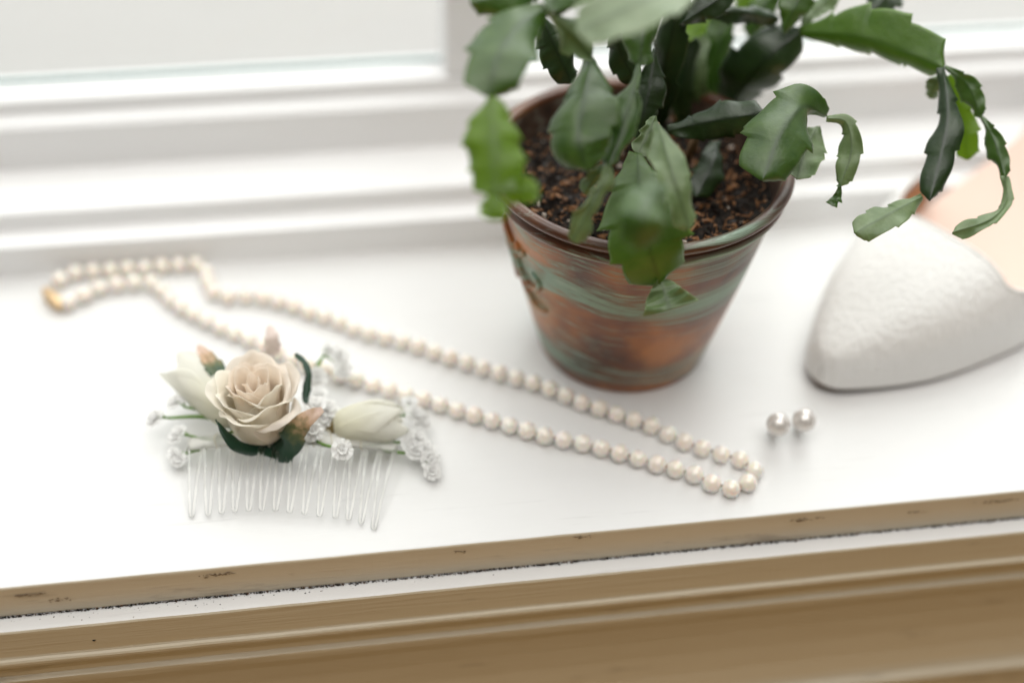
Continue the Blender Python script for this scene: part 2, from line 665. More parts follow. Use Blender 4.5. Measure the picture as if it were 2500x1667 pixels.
# root fibres
for i in range(150):
    r = .040 * math.sqrt(rng.random())
    a = rng.uniform(0, 6.28)
    c = Vector((PC.x + r * math.cos(a), PC.y + r * math.sin(a), SOILZ + .002 + .002 * (r / .043) ** 3))
    pts = [c]
    for k in range(3):
        pts.append(pts[-1] + Vector((rng.gauss(0, .0012), rng.gauss(0, .0012), rng.gauss(.0002, .0007))))
    tv, tf = tube(catmull(pts, 7), .00013, 4)
    o = len(V)
    V += tv
    F += [tuple(k + o for k in q) for q in tf]
    MI += [1] * len(tf)
me = fix_normals(mesh('soil_crumbs', V, F))
me.polygons.foreach_set('material_index', MI)
o = link('soil_crumbs', me, [M_soil, M_bark, M_bark2, M_perlite], pot, smooth=False)
o['kind'] = 'stuff'


# ------------------------------------------------------------------ leaves
def leaf_material(name, dark, light, trans, tcol, rough=.34, veinw=7):
    m = mat(name, dark, rough)
    g = NT(m)
    v = g.mapping((1, 1, 1))
    a = g.noise(v, 170, 5, .65)
    at = g.n('ShaderNodeAttribute', attribute_name='across')
    vein = g.math('MULTIPLY', g.math('SUBTRACT', 1, g.math('MULTIPLY', g.math('ABSOLUTE', at.outputs['Fac']), veinw), True), .75)
    c = g.mix(g.math('MULTIPLY', g.math('SUBTRACT', a, .3), 1.6, True), dark, light)
    c = g.mix(vein, c, tuple(x * .55 for x in dark))
    edge = g.math('MULTIPLY', g.math('SUBTRACT', g.math('ABSOLUTE', at.outputs['Fac']), .93, True), 9, True)
    c = g.mix(edge, c, tuple(min(1, x * 1.5 + .02) for x in light))
    g.col(c)
    fine = g.noise(v, 900, 4, .7)
    g.l(g.math('ADD', g.math('MULTIPLY', fine, .3), rough - .12), g.b.inputs['Roughness'])
    g.bump(g.math('ADD', g.math('MULTIPLY', fine, .35), a), .45, .0008)
    g.b.inputs['Specular IOR Level'].default_value = .6
    g.b.inputs['Coat Weight'].default_value = .35
    g.b.inputs['Coat Roughness'].default_value = .38
    tl = g.n('ShaderNodeBsdfTranslucent')
    tl.inputs[0].default_value = (*tcol, 1)
    ms = g.n('ShaderNodeMixShader')
    ms.inputs[0].default_value = trans
    g.l(g.b.outputs[0], ms.inputs[1])
    g.l(tl.outputs[0], ms.inputs[2])
    g.l(ms.outputs[0], g.out.inputs[0])
    return m


M_leaf = leaf_material('cactus_leaf', (.030, .080, .009), (.105, .180, .036), .24, (.24, .48, .03), .34)
M_leafg = leaf_material('green_cactus_leaf', (.060, .135, .010), (.130, .225, .030), .28, (.30, .55, .03), .36)
M_leafd = leaf_material('shaded_cactus_leaf', (.008, .026, .004), (.030, .068, .013), .14, (.12, .32, .02), .34)  # shade among the segments is put into this darker green
M_leafy = leaf_material('young_cactus_leaf', (.090, .165, .014), (.190, .285, .034), .45, (.50, .72, .06), .42, 2.6)
M_leafp = leaf_material('pale_cactus_leaf', (.105, .170, .060), (.25, .33, .155), .22, (.30, .48, .10), .42)
M_leafw = leaf_material('toplit_cactus_leaf', (.19, .26, .14), (.32, .39, .24), .2, (.3, .45, .15), .4)  # pale from top light painted into the leaf colour
M_stem = mat('woody_stem', (.26, .17, .09), .7)


def leaf_mesh(pts, wa, wb, aa=0, ab=0, teeth=4, depth=.16, shape='seg', tilt=0, skew=.85, thick=.0011, wave=.0011, seed=0, n=64, twist=0):
    """pts: world points from base to tip; wa, wb half widths (m) on the clockwise and the other side;
    aa, ab fold of each half out of the picture plane (degrees, towards the lens positive)"""
    r = random.Random(seed)
    C = catmull(pts, n)
    ph = r.uniform(0, 6)
    V, F, across, along = [], [], [], []
    cols = (-1, -.9, -.7, -.45, -.22, -.08, 0, .08, .22, .45, .7, .9, 1)
    m = len(cols)
    jit = [[r.uniform(-.08, .08) for _ in range(teeth + 3)] for _ in range(2)]
    for i, p in enumerate(C):
        s = i / (n - 1)
        t = (C[min(i + 1, n - 1)] - C[max(i - 1, 0)]).normalized()
        v = (p - CAM).normalized()
        A = v.cross(t)
        A = A.normalized() if A.length > .05 else RIGHT.copy()
        nrm = t.cross(A).normalized()      # faces the lens when unfolded
        if nrm.dot(-v) < 0:
            nrm = -nrm
        if twist or tilt:
            q = Matrix.Rotation(math.radians(tilt + twist * s), 3, t)
            A, nrm = q @ A, q @ nrm
        if shape == 'seg':
            w = .13 + .87 * math.sin(math.pi / 2 * min(1, s / .52)) ** 1.15
            if s > .52:
                w = 1.0 - .40 * ((s - .52) / .48) ** 1.6
            if s > .945:
                w *= 1 - .80 * ((s - .945) / .055) ** .8
        elif shape == 'fan':
            w = .22 + .78 * s ** .8
        elif shape == 'oval':
            w = max(.05, math.sin(math.pi * (.04 + .93 * s)) ** .75)
        else:       # 'blade'
            w = max(.04, (math.sin(math.pi * (.06 + .91 * s ** skew)) ** .8))
        ws = []
        for side in (0, 1):
            d = 0
            if teeth:
                x = s * (teeth + .08) + .30 * side + jit[side][min(int(s * teeth), teeth)] - .12
                fr = x - math.floor(x)
                # after each notch the margin swells, then runs out into a pointed tooth
                d = depth * (1 - fr) ** .8 * (1.15 - fr) if s > .10 else 0
                if fr > .80:
                    d = -depth * .75 * ((fr - .80) / .20) ** 2
            ws.append(w * (1 - d))
        ring = []
        fa, fb = math.radians(aa), math.radians(ab)
        for side_t in (1, -1):
            for c in (cols if side_t == 1 else cols[::-1]):
                k = abs(c)
                fo, W, sg = (fa, wa * ws[0], 1) if c < 0 else (fb, wb * ws[1], -1)
                # each half bends away from the midrib in a smooth arc
                if abs(fo) > .02:
                    lx, lz = math.sin(2 * fo * k) / (2 * fo), (1 - math.cos(2 * fo * k)) / (2 * fo)
                else:
                    lx, lz = k, fo * k * k
                q = p + A * (sg * W * lx) + nrm * (W * lz)
                nn = (nrm * math.cos(2 * fo * k) - A * (sg * math.sin(2 * fo * k)))
                # the halves cup a little, edges ripple
                q = q + nn * (.0010 * k * noise.noise(q * 120 + Vector((seed, 0, 0))))
                q = q + nn * (wave * k * k * math.sin(s * 8 + ph + (2 if c > 0 else 0)) + .35 * wave * k * math.sin(s * 21 + 2 * ph + c))
                th = thick * (1 - .72 * k) * (.6 + .4 * math.sin(math.pi * min(1, s + .1)))
                if abs(c) < .1:
                    th *= 1.3
                if k == 1:
                    th = .00016
                V.append(q + nn * th * .5 * side_t)
                across.append(c)
                along.append(s)
    L = 2 * m
    for i in range(n - 1):
        for k in range(L):
            F.append((i * L + k, i * L + (k + 1) % L, (i + 1) * L + (k + 1) % L, (i + 1) * L + k))
    F.append(tuple(range(L))[::-1])
    F.append(tuple((n - 1) * L + k for k in range(L)))
    me = mesh('leaf', V, F)
    for nm, data in (('across', across), ('along', along)):
        at = me.attributes.new(nm, 'FLOAT', 'POINT')
        at.data.foreach_set('value', data)
    return fix_normals(me)


plant = empty('holiday_cactus', (PC.x, PC.y, SOILZ), 'arching holiday cactus with flat toothed green segments growing in the pot', 'plant')


def seg(pts, wa, wb=None, aa=-12, ab=-12, mt=None, **kw):
    P = [pd(*p) for p in pts]
    dm = sum((p - CAM).dot(FWD) for p in P) / len(P)
    wb = wa if wb is None else wb
    kw.setdefault('seed', int(pts[0][0] * 7 + pts[-1][1]))
    me = leaf_mesh(P, .95 * wa * dm / FPX, .95 * wb * dm / FPX, aa, ab, **kw)
    return link('leaf', me, mt or M_leaf, plant)


# left front branch
seg([(1345, -28, 392), (1250, -14, 385), (1150, 8, 380)], 60, 56, -20, -20, tilt=20)
seg([(1334, 22, 382), (1262, 70, 375), (1212, 150, 367), (1193, 238, 366)], 96, 92, -8, -14, teeth=3, depth=.15, tilt=40, twist=-40)
seg([(1193, 236, 366), (1204, 340, 361), (1208, 478, 360)], 86, 90, -22, -22, M_leafy, teeth=4, depth=.12)
seg([(1210, 462, 360), (1262, 466, 361), (1318, 462, 361)], 40, 40, -5, -5, M_leafy, teeth=2, depth=.2)
seg([(1207, 470, 360), (1206, 500, 359), (1196, 538, 359)], 40, 44, -5, -5, M_leafy, teeth=2, depth=.2)
# second branch
seg([(1330, 28, 378), (1395, 85, 388), (1446, 144, 396)], 46, 46, 35, -40, M_leafp, teeth=3)
seg([(1446, 140, 396), (1425, 250, 387), (1413, 340, 383), (1434, 418, 384)], 92, 96, -34, 2, teeth=3, depth=.12, wave=.0014)
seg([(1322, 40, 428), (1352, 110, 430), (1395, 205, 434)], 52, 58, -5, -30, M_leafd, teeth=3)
# broad pale leaf across the top
seg([(1720, -62, 366), (1560, 12, 358), (1408, 78, 360)], 92, 92, 6, 6, M_leafw, teeth=2, depth=.1, wave=.0003, tilt=38)
seg([(1332, 18, 384), (1400, 0, 384), (1465, -28, 384)], 30, 30, 20, -20, M_leafp, teeth=2)
seg([(1440, 12, 400), (1500, -30, 402)], 34, 34, 20, -20, M_leafd, teeth=2)
# centre, hanging
seg([(1578, -40, 404), (1570, 70, 398), (1562, 162, 398)], 54, 52, -25, -25, M_leaf, teeth=2, depth=.08)
seg([(1562, 158, 398), (1528, 290, 391), (1486, 410, 389)], 58, 44, -35, 50, M_leaf, teeth=3)
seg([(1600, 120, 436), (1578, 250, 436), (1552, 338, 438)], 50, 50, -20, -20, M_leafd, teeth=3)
seg([(1488, 406, 389), (1448, 495, 388), (1396, 590, 390)], 40, 40, 48, -45, M_leafp, teeth=3)
seg([(1484, 408, 392), (1455, 430, 394), (1425, 472, 396)], 24, 24, 10, -30, M_leafp, teeth=2)
# front
seg([(1600, 284, 418), (1580, 330, 416), (1556, 380, 414)], 28, 32, 20, -20, M_leafp, teeth=2)
seg([(1556, 376, 414), (1562, 480, 404), (1584, 600, 402), (1612, 696, 409)], 116, 118, -10, -10, M_leafg, teeth=4, depth=.2)
seg([(1604, 300, 400), (1640, 420, 389), (1684, 560, 390)], 50, 46, 22, -22, M_leafp, teeth=3, depth=.1)
seg([(1614, 452, 362), (1572, 520, 346), (1562, 612, 350)], 72, 66, -14, -14, M_leaf, teeth=3, depth=.07)
seg([(1614, 686, 409), (1624, 720, 408), (1636, 756, 406)], 74, 74, 10, 10, M_leafp, shape='fan', teeth=0, wave=.0018)
# upright stems of segments in the middle
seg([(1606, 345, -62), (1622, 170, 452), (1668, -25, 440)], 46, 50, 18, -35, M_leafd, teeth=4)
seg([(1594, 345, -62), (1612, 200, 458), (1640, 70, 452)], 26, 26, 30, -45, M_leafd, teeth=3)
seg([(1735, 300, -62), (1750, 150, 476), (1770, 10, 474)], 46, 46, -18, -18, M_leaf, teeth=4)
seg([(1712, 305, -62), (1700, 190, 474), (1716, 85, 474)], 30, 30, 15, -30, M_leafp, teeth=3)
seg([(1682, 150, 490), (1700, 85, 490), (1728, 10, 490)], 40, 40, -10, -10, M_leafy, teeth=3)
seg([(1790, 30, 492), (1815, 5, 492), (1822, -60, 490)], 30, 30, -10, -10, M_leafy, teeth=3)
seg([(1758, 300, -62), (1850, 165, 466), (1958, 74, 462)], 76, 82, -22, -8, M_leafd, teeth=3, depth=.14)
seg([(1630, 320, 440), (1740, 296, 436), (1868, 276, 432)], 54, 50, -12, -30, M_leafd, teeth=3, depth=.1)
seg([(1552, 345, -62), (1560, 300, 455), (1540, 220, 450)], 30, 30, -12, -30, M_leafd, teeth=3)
# right hand, drooping
seg([(2016, 282, 432), (1962, 262, 424), (1905, 330, 416), (1862, 440, 412)], 98, 90, -22, -22, M_leaf, teeth=3, depth=.14)
seg([(1996, 310, 438), (1965, 370, 434), (1945, 438, 430)], 56, 56, -10, 10, M_leafp, teeth=2, depth=.1)
seg([(2018, 288, 430), (2066, 300, 430), (2078, 372, 430), (2050, 455, 430)], 32, 30, -25, 5, M_leafp, teeth=3)
seg([(2050, 450, 430), (2046, 474, 430), (2032, 503, 430)], 18, 18, 0, 0, M_leaf, teeth=1, shape='fan', depth=.4)
seg([(1912, 82, 458), (1940, 20, 455), (1968, -50, 455)], 40, 40, -14, -14, M_leaf, teeth=3)
seg([(1958, 62, 464), (1995, 25, 465), (2045, -25, 466)], 30, 30, 20, -20, M_leafp, teeth=3)
seg([(1710, 34, 452), (1800, 30, 456), (1900, 46, 462)], 34, 28, -10, -50, M_leafd, teeth=3)
seg([(2200, -60, 470), (2165, -12, 468), (2132, 26, 466)], 46, 46, -10, -10, M_leafd, teeth=3)
seg([(1952, 78, 462), (2120, 96, 450), (2304, 165, 442)], 92, 92, -66, -8, M_leafg, teeth=4, depth=.16)
seg([(2303, 166, 442), (2312, 300, 436), (2270, 490, 432)], 44, 44, -30, -22, M_leafd, teeth=3, depth=.16)
seg([(2300, 178, 448), (2284, 206, 450), (2268, 240, 452)], 22, 22, -10, -10, M_leafp, teeth=2)
seg([(2314, 184, 448), (2350, 290, 450), (2364, 390, 452)], 40, 36, -12, -12, M_leafy, teeth=4, depth=.2)
seg([(2306, 164, 442), (2362, 208, 442), (2396, 288, 442)], 28, 28, -30, 10, M_leaf, teeth=3)
seg([(2393, 282, 442), (2428, 345, 438), (2454, 436, 436)], 28, 26, -35, 10, M_leaf, teeth=3)
seg([(2453, 430, 436), (2457, 488, 434), (2418, 536, 430), (2325, 568, 428)], 23, 22, -30, 25, M_leafp, teeth=3)
seg([(2252, 482, 432), (2180, 520, 428), (2088, 570, 424)], 44, 44, -6, -6, M_leafp, teeth=3, depth=.12, tilt=30)
seg([(1750, 345, 458), (1738, 400, 452), (1698, 482, 450)], 42, 42, -10, -25, M_leafd, teeth=3)
seg([(1655, 335, -62), (1668, 210, 470), (1700, 90, 466)], 30, 30, -20, 20, M_leafd, teeth=4)
seg([(1568, 340, -62), (1580, 240, 462), (1602, 130, 456)], 32, 32, -20, -20, M_leafd, teeth=3)
seg([(1830, 110, 482), (1850, 40, 480), (1905, -30, 478)], 38, 38, -14, -14, M_leaf, teeth=3)
seg([(1660, 60, 440), (1720, 20, 442), (1800, -30, 444)], 40, 36, -14, -20, M_leafd, teeth=3)
seg([(1500, 60, 430), (1515, 130, 434), (1555, 205, 438)], 40, 44, -14, -20, M_leafd, teeth=3)
# growth above the frame that the arching branches come from
for p in ([(1668, -20, 440), (1650, -120, 428), (1570, -190, 412)], [(1575, -185, 412), (1460, -110, 394), (1334, 22, 378)],
          [(1770, 12, 474), (1775, -90, 462), (1740, -190, 450)], [(1740, -180, 450), (1740, -130, 410), (1720, -62, 374)],
          [(1640, 75, 452), (1610, -60, 430), (1578, -42, 404)], [(1968, -48, 455), (2000, -150, 450), (2120, -180, 455)],
          [(2120, -178, 455), (2180, -130, 465), (2200, -58, 470)], [(1740, -180, 450), (1860, -260, 455), (1990, -250, 460)],
          [(1570, -185, 412), (1500, -280, 420), (1380, -250, 420)]):
    seg(p, 48, 48, -15, -15, M_leaf)
pts = [gz(1668, 425, 62), gz(1676, 395, 66), pd(1692, 355, 452), pd(1706, 322, 450)]
link('stem', fix_normals(mesh('stem', *tube(catmull(pts, 10), .0014, 7))), M_stem, plant)
pts = [gz(1600, 410, 62), pd(1596, 370, 440), pd(1600, 330, 428), pd(1599, 305, 424)]
link('stem', fix_normals(mesh('stem', *tube(catmull(pts, 12), .0016, 7))), M_stem, plant)


# ------------------------------------------------------------------ pearl necklace
M_pearl = mat('cream_pearl', (.80, .62, .46), .16, Specular_IOR_Level=.7, Coat_Weight=1.0, Coat_Roughness=.05,
              Subsurface_Weight=.4, Subsurface_Scale=.003, Sheen_Weight=.15)
g = NT(M_pearl)
lw = g.n('ShaderNodeLayerWeight')
lw.inputs[0].default_value = .35
oi = g.n('ShaderNodeObjectInfo')
c = g.mix(oi.outputs['Random'], (.95, .88, .79), (.94, .84, .73))
g.col(g.mix(lw.outputs['Facing'], c, (.95, .93, .90)))
M_thread = mat('cream_thread', (.55, .40, .24), .8)
M_knot = mat('brown_knot', (.16, .09, .045), .8)
M_gold = mat('gold_clasp', (.80, .58, .34), .42, Metallic=.7)
strand = [(128, 728), (160, 738), (192, 728), (240, 704), (290, 694), (335, 690), (378, 694), (412, 728), (446, 752), (486, 773), (534, 797),
          (582, 817), (640, 842), (720, 880), (800, 905), (880, 928), (959, 954), (1047, 978), (1125, 1003), (1208, 1027), (1291, 1052), (1340, 1066), (1428, 1083),
          (1516, 1106), (1604, 1132), (1653, 1145), (1702, 1160), (1741, 1180), (1795, 1192), (1832, 1172), (1842, 1143), (1808, 1121), (1758, 1107),
          (1717, 1094), (1673, 1078), (1629, 1058), (1585, 1036), (1545, 1023), (1506, 1010), (1462, 995), (1413, 979), (1374, 961), (1301, 934), (1213, 908), (1100, 872),
          (995, 836), (883, 808), (819, 780), (759, 762), (699, 740), (628, 724), (588, 722), (540, 722), (514, 706), (506, 682), (498, 655),
          (478, 640), (436, 642), (396, 646), (356, 648), (316, 650), (276, 652), (232, 656), (192, 664), (156, 678), (122, 698)]
PR = .00298
path = []
for px, py in strand:
    p = gz(px, py, PR * 1000 + .05)
    p.y = min(p.y, YB - PR - .0003)
    path.append(p)
fine_path = catmull(path + [path[0]], 3000)
neck = empty('pearl_necklace', (gz(1000, 900, 0)), 'long strand of cream pearls looped across the white sill', 'necklace')
bm = bmesh.new()
bmesh.ops.create_uvsphere(bm, u_segments=28, v_segments=18, radius=PR)
pearl_me = bpy.data.meshes.new('pearl')
bm.to_mesh(pearl_me)
bm.free()
pearl_me.materials.append(M_pearl)
pearl_me.polygons.foreach_set('use_smooth', [True] * len(pearl_me.polygons))
last = None
rng = random.Random(5)
NI = parent_inv(neck)
centres = []
for i, p in enumerate(fine_path):
    if (p - path[0]).length < .0062:
        continue
    if last is None or (p - last).length >= 2 * PR + .00012:
        if centres and (p - centres[0]).length < 2 * PR and i > 1500:
            continue
        centres.append(p)
        last = p
for p in centres:
    o = bpy.data.objects.new('pearl', pearl_me)
    COL.objects.link(o)
    o.parent = neck
    k = rng.uniform(.955, 1.0)
    o.matrix_basis = NI @ Matrix.Translation((p.x, p.y, PR * k + .0001)) @ Matrix.Diagonal((k, k, k, 1))
for a, b in zip(centres, centres[1:]):
    m_ = (a + b) / 2
    if (a - b).length > .0075:
        continue
    d = (b - a).normalized()
    v, f = tube([m_ - d * .0004, m_ - d * .0001, m_ + d * .0001, m_ + d * .0004], [.00025, .00046, .00046, .00025], 6)
    link('knot', mesh('knot', v, f), M_knot, neck)
link('thread', fix_normals(mesh('thread', *tube(fine_path[::6], .00025, 5, closed=False))), M_thread, neck)
c = path[0]
d = (path[1] - path[-1]).normalized()
v, f = tube([c - d * .0068, c - d * .0060, c - d * .003, c, c + d * .003, c + d * .006, c + d * .0068], [.0006, .0013, .0021, .0024, .0021, .0013, .0006], 14)
cl = link('clasp', fix_normals(mesh('clasp', v, f)), M_gold, neck)
cl['label'] = 'gold barrel clasp'

# ------------------------------------------------------------------ pearl studs
M_stud = mat('white_pearl', (.78, .74, .70), .10, Specular_IOR_Level=.8, Coat_Weight=1.0, Coat_Roughness=.03, Metallic=.25)
M_silver = mat('silver_post', (.80, .78, .75), .2, Metallic=1.0)
for (px, py), lab in (((1900, 1036), 'round white pearl stud earring nearer the necklace'), ((1963, 1026), 'round white pearl stud earring nearer the white shoe')):
    R = .0039
    c = gz(px, py, 8.4)
    e = empty('pearl_earring', (c.x, c.y, 0), lab, 'earring', 'pair of pearl stud earrings')
    bm = bmesh.new()
    bmesh.ops.create_uvsphere(bm, u_segments=36, v_segments=24, radius=R, matrix=Matrix.Translation(c))
    me = bpy.data.meshes.new('pearl')
    bm.to_mesh(me)
    bm.free()
    link('pearl', me, M_stud, e)
    foot = Vector((c.x + .0012, c.y + .0046, .0))
    ax = (c - foot).normalized()
    v, f = tube([foot + ax * .0004, c - ax * (R * .8)], .00045, 10)
    link('post', fix_normals(mesh('post', v, f)), M_silver, e)
    v, f = tube([c - ax * (R + .0006), c - ax * (R + .0001), c - ax * (R - .0006)], [.0019, .0022, .0022], 20)
    link('cup', fix_normals(mesh('cup', v, f)), M_silver, e)
    parts = []
    for sgn in (-1, 1):
        pts = []
        for k in range(16):
            a = 2 * math.pi * .85 * k / 15
            pts.append(foot + Vector((sgn * (.0006 + .0014 * (1 - math.cos(a)) / 2), 0, .00115 + .0008 * math.sin(a))))
        parts.append(tube(pts, .00035, 6))
    link('butterfly_back', fix_normals(mesh('butterfly_back', *join(parts))), M_silver, e)

# ------------------------------------------------------------------ bridal hair comb
M_clear = mat('clear_plastic', (.985, .985, .97), .03, IOR=1.47, Transmission_Weight=1.0)
hc = empty('hair_comb', gz(700, 1180, 0), 'clear plastic hair comb dressed with a cream rose, buds and tiny white blossoms', 'hair comb')
tips = [(468, 1256), (508, 1252), (541, 1247), (573, 1243), (607, 1241), (639, 1240), (673, 1241), (707, 1245), (744, 1249), (780, 1254), (819, 1258), (851, 1263), (882, 1271), (913, 1286)]
NT_ = len(tips)
root_pts = []
for i, (tx, ty) in enumerate(tips):
    k = i / (NT_ - 1)
    arch = 1 - (2 * k - 1) ** 2
    zt = 1.0 + 2.8 * arch
    zr = 6.5 + 3.2 * arch
    tip = gz(tx, ty, zt)
    root = gz(478 + (948 - 478) * k, 1092 - 16 * arch + 6 * k, zr)
    root_pts.append(root)
    d = (root - tip)
    side = Vector((.983, -.18, 0))
    bow = Vector((0, 0, .0016))
    g1, g0 = .00195, .00052
    L = []
    for q in range(9):
        s = q / 8
        L.append(root.lerp(tip, s) - side * (g1 + (g0 - g1) * s) + bow * math.sin(math.pi * s))
    Rr = [p + side * 2 * (g1 + (g0 - g1) * (q / 8)) for q, p in enumerate(L)]
    back = d.normalized()
    ends = []
    for q in range(1, 6):
        a = math.pi * q / 6
        ends.append(tip - side * g0 * math.cos(a) - back * g0 * math.sin(a))
    pts = L + ends + Rr[::-1]
    link('tooth', fix_normals(mesh('tooth', *tube(pts, .00046, 8))), M_clear, hc)
e0 = root_pts[0] + (root_pts[0] - root_pts[1]) * .6
e1 = root_pts[-1] + (root_pts[-1] - root_pts[-2]) * .6
sp = catmull([e0] + root_pts + [e1], 40)
back = Vector((.18, .983, .25)).normalized()
V = []
F = []
for i, p in enumerate(sp):
    for a, b in ((-.0005, -.0005), (.0034, -.0005), (.0037, 0), (.0034, .0005), (-.0005, .0005), (-.0008, 0)):
        V.append(p + back * a + Vector((0, 0, b)))
for i in range(len(sp) - 1):
    for k in range(6):
        F.append((i * 6 + k, i * 6 + (k + 1) % 6, (i + 1) * 6 + (k + 1) % 6, (i + 1) * 6 + k))
F += [tuple(range(6)), tuple((len(sp) - 1) * 6 + k for k in range(6))]
M_frost = mat('frosted_clear_plastic', (.95, .94, .90), .35, IOR=1.35, Transmission_Weight=.7)
link('spine', fix_normals(mesh('spine', V, F)), M_frost, hc)
# cream thread that ties the flowers to the spine, wound by hand
M_wire = mat('cream_thread_binding', (.66, .62, .50), .7)
rw = random.Random(17)
wire = []
ph = 0
for q in range(110):
    k = .14 + .72 * q / 109
    i = k * (len(sp) - 1)
    p = sp[int(i)].lerp(sp[min(int(i) + 1, len(sp) - 1)], i % 1)
    ph += rw.uniform(.5, 1.3)
    wire.append(p + back * (.0018 + .0031 * math.cos(ph)) + Vector((rw.gauss(0, .0004), 0, .0013 * math.sin(ph))))
link('binding', fix_normals(mesh('binding', *tube(catmull(wire, 380), .00017, 5))), M_wire, hc)


def fabric_petal(name, inner, outer, trans=.6):
    m = mat(name, outer, .75, Sheen_Weight=.3)
    g = NT(m)
    at = g.n('ShaderNodeAttribute', attribute_name='along')
    v = g.mapping((1, 1, 1))
    nz = g.noise(v, 260, 3)
    f = g.math('ADD', at.outputs['Fac'], g.math('MULTIPLY', g.math('SUBTRACT', nz, .5), .35))
    g.col(g.ramp(f, [(.0, inner), (.35, tuple((a + b) / 2 for a, b in zip(inner, outer))), (.7, outer), (1, outer)]))
    g.bump(g.math('ADD', g.noise(v, 1400, 3), g.math('MULTIPLY', g.noise(v, 240, 3), 2)), .35, .0004)
    tl = g.n('ShaderNodeBsdfTranslucent')
    tl.inputs[0].default_value = (*outer, 1)
    ms = g.n('ShaderNodeMixShader')
    ms.inputs[0].default_value = trans
    g.l(g.b.outputs[0], ms.inputs[1])
    g.l(tl.outputs[0], ms.inputs[2])
    g.l(ms.outputs[0], g.out.inputs[0])
    return m


M_petal = fabric_petal('cream_rose_petal', (.97, .90, .70), (.985, .96, .895))
M_petal_in = fabric_petal('peach_rose_petal', (.97, .83, .67), (.985, .925, .85))
M_petal_out = fabric_petal('blush_rose_petal', (.97, .88, .70), (.985, .94, .88))
M_bud = fabric_petal('ivory_bud_petal', (.90, .88, .70), (.98, .975, .93))
M_blossom = fabric_petal('white_blossom', (.95, .95, .94), (.98, .98, .97), .4)


def petal(origin, axis, ref, theta, span, r0, r1, h, flare=0., curl=0., point=0., p=.7, roll=0., nu=17, nv=15, thick=.00022, wav=.0004, seed=0, tilt=0, scale=1.):
    """a cupped fabric petal standing round an axis; metres, angles in degrees"""
    ax = axis.normalized()
    e1 = (ref - ax * ref.dot(ax)).normalized()
    e2 = ax.cross(e1)
    rr = random.Random(seed)
    ph = rr.uniform(0, 6)
    V, F, al = [], [], []
    for j in range(nv):
        v = j / (nv - 1)
        for i in range(nu):
            u = -1 + 2 * i / (nu - 1)
            wv = math.sin(math.pi * min(.5, .12 + v * .55)) if v < .7 else 1 - .55 * ((v - .7) / .3) ** 2.2
            a = math.radians(theta + tilt * v + u * span / 2 * (.35 + .65 * wv))
            topline = 1 - .17 * u * u + point * (1 - abs(u)) ** 1.5
            hh = h * (v ** .92) * (1 if v < .4 else 1 + (topline - 1) * (v - .4) / .6)
            r = r0 + (r1 - r0) * v ** p + flare * max(0, v - .5) ** 2 * 4
            r += wav * math.sin(3 * u + ph + 5 * v) * v + .0011 * v * noise.noise(Vector((u * 1.8 + seed, v * 2.2, seed * 1.7)))
            hh += .0012 * v * v * noise.noise(Vector((u * 2.6, seed * 2.3, 4)))
            # rolled lip
            if v > .72 and curl:
                w = (v - .72) / .28
                r += curl * w * w * (1 - .3 * u * u)
                hh -= curl * .75 * w ** 3 * (1 - .3 * u * u)
            al.append(v)
            V.append(origin + (ax * hh * 1.1 + (e1 * math.cos(a) + e2 * math.sin(a)) * r) * scale)
    for j in range(nv - 1):
        for i in range(nu - 1):
            F.append((j * nu + i, j * nu + i + 1, (j + 1) * nu + i + 1, (j + 1) * nu + i))
    me = mesh('petal', V, F)
    at = me.attributes.new('along', 'FLOAT', 'POINT')
    at.data.foreach_set('value', al)
    return me


def add_petal(parent, m, **kw):
    th = kw.get('thick', .00022)
    o = link('petal', petal(**kw), m, parent)
    md = o.modifiers.new('cloth', 'SOLIDIFY')
    md.thickness = th
    md.offset = 0
    sb = o.modifiers.new('smooth', 'SUBSURF')
    sb.levels = sb.render_levels = 1
    return o


# ---- rose
RB = gz(642, 1050, 9.5)
rose = empty('rose', RB, parent=hc)
rose['label'] = 'cream fabric rose with a peach heart'
TOC = (CAM - RB)
TOC.z = 0
TOC.normalize()
AX = (Vector((0, 0, 1)) + TOC * .04 - RIGHT * .05).normalized()
k = dict(origin=RB, axis=AX, ref=TOC, scale=1.06)
for i in range(3):
    add_petal(rose, M_petal_in, theta=40 + i * 120, span=170, r0=.0018, r1=.0016 + .0005 * i, h=.0205 - .0004 * i, curl=.0003, seed=i, tilt=30, **k)
for i in range(4):
    add_petal(rose, M_petal_in, theta=10 + i * 95, span=160, r0=.0036, r1=.0040 + .0004 * i, h=.0208, curl=.0006, seed=10 + i, tilt=22, **k)
for i, th in enumerate((-52, 38, 120, 205, 285)):
    add_petal(rose, M_petal if i < 2 else M_petal_in, theta=th, span=142, r0=.0050, r1=.0066, h=.0202 - .0012 * (i < 2), flare=.0003, curl=.0009, seed=20 + i, tilt=12, point=.04, **k)
for i, th in enumerate((-62, 22, 100, 172, 246)):
    add_petal(rose, M_petal if i in (0, 1, 4) else M_petal_out, theta=th, span=132, r0=.0060, r1=.0092, h=.0186 - .0020 * (i == 1) + .0006 * (i % 2), flare=.0004, curl=.0015, seed=30 + i, point=.06, wav=.0006, p=.45, **k)
for i, (th, hh) in enumerate(((-38, .0150), (42, .0128), (112, .0178), (182, .0188), (262, .0180))):
    add_petal(rose, M_petal_out if i in (1, 2, 3) else M_petal, theta=th, span=112, r0=.0058, r1=.0106, h=hh, flare=.0006, curl=(.0016, .0026, .0014, .0012, .0016)[i], seed=40 + i, point=.10, wav=.0008, p=.42, **k)


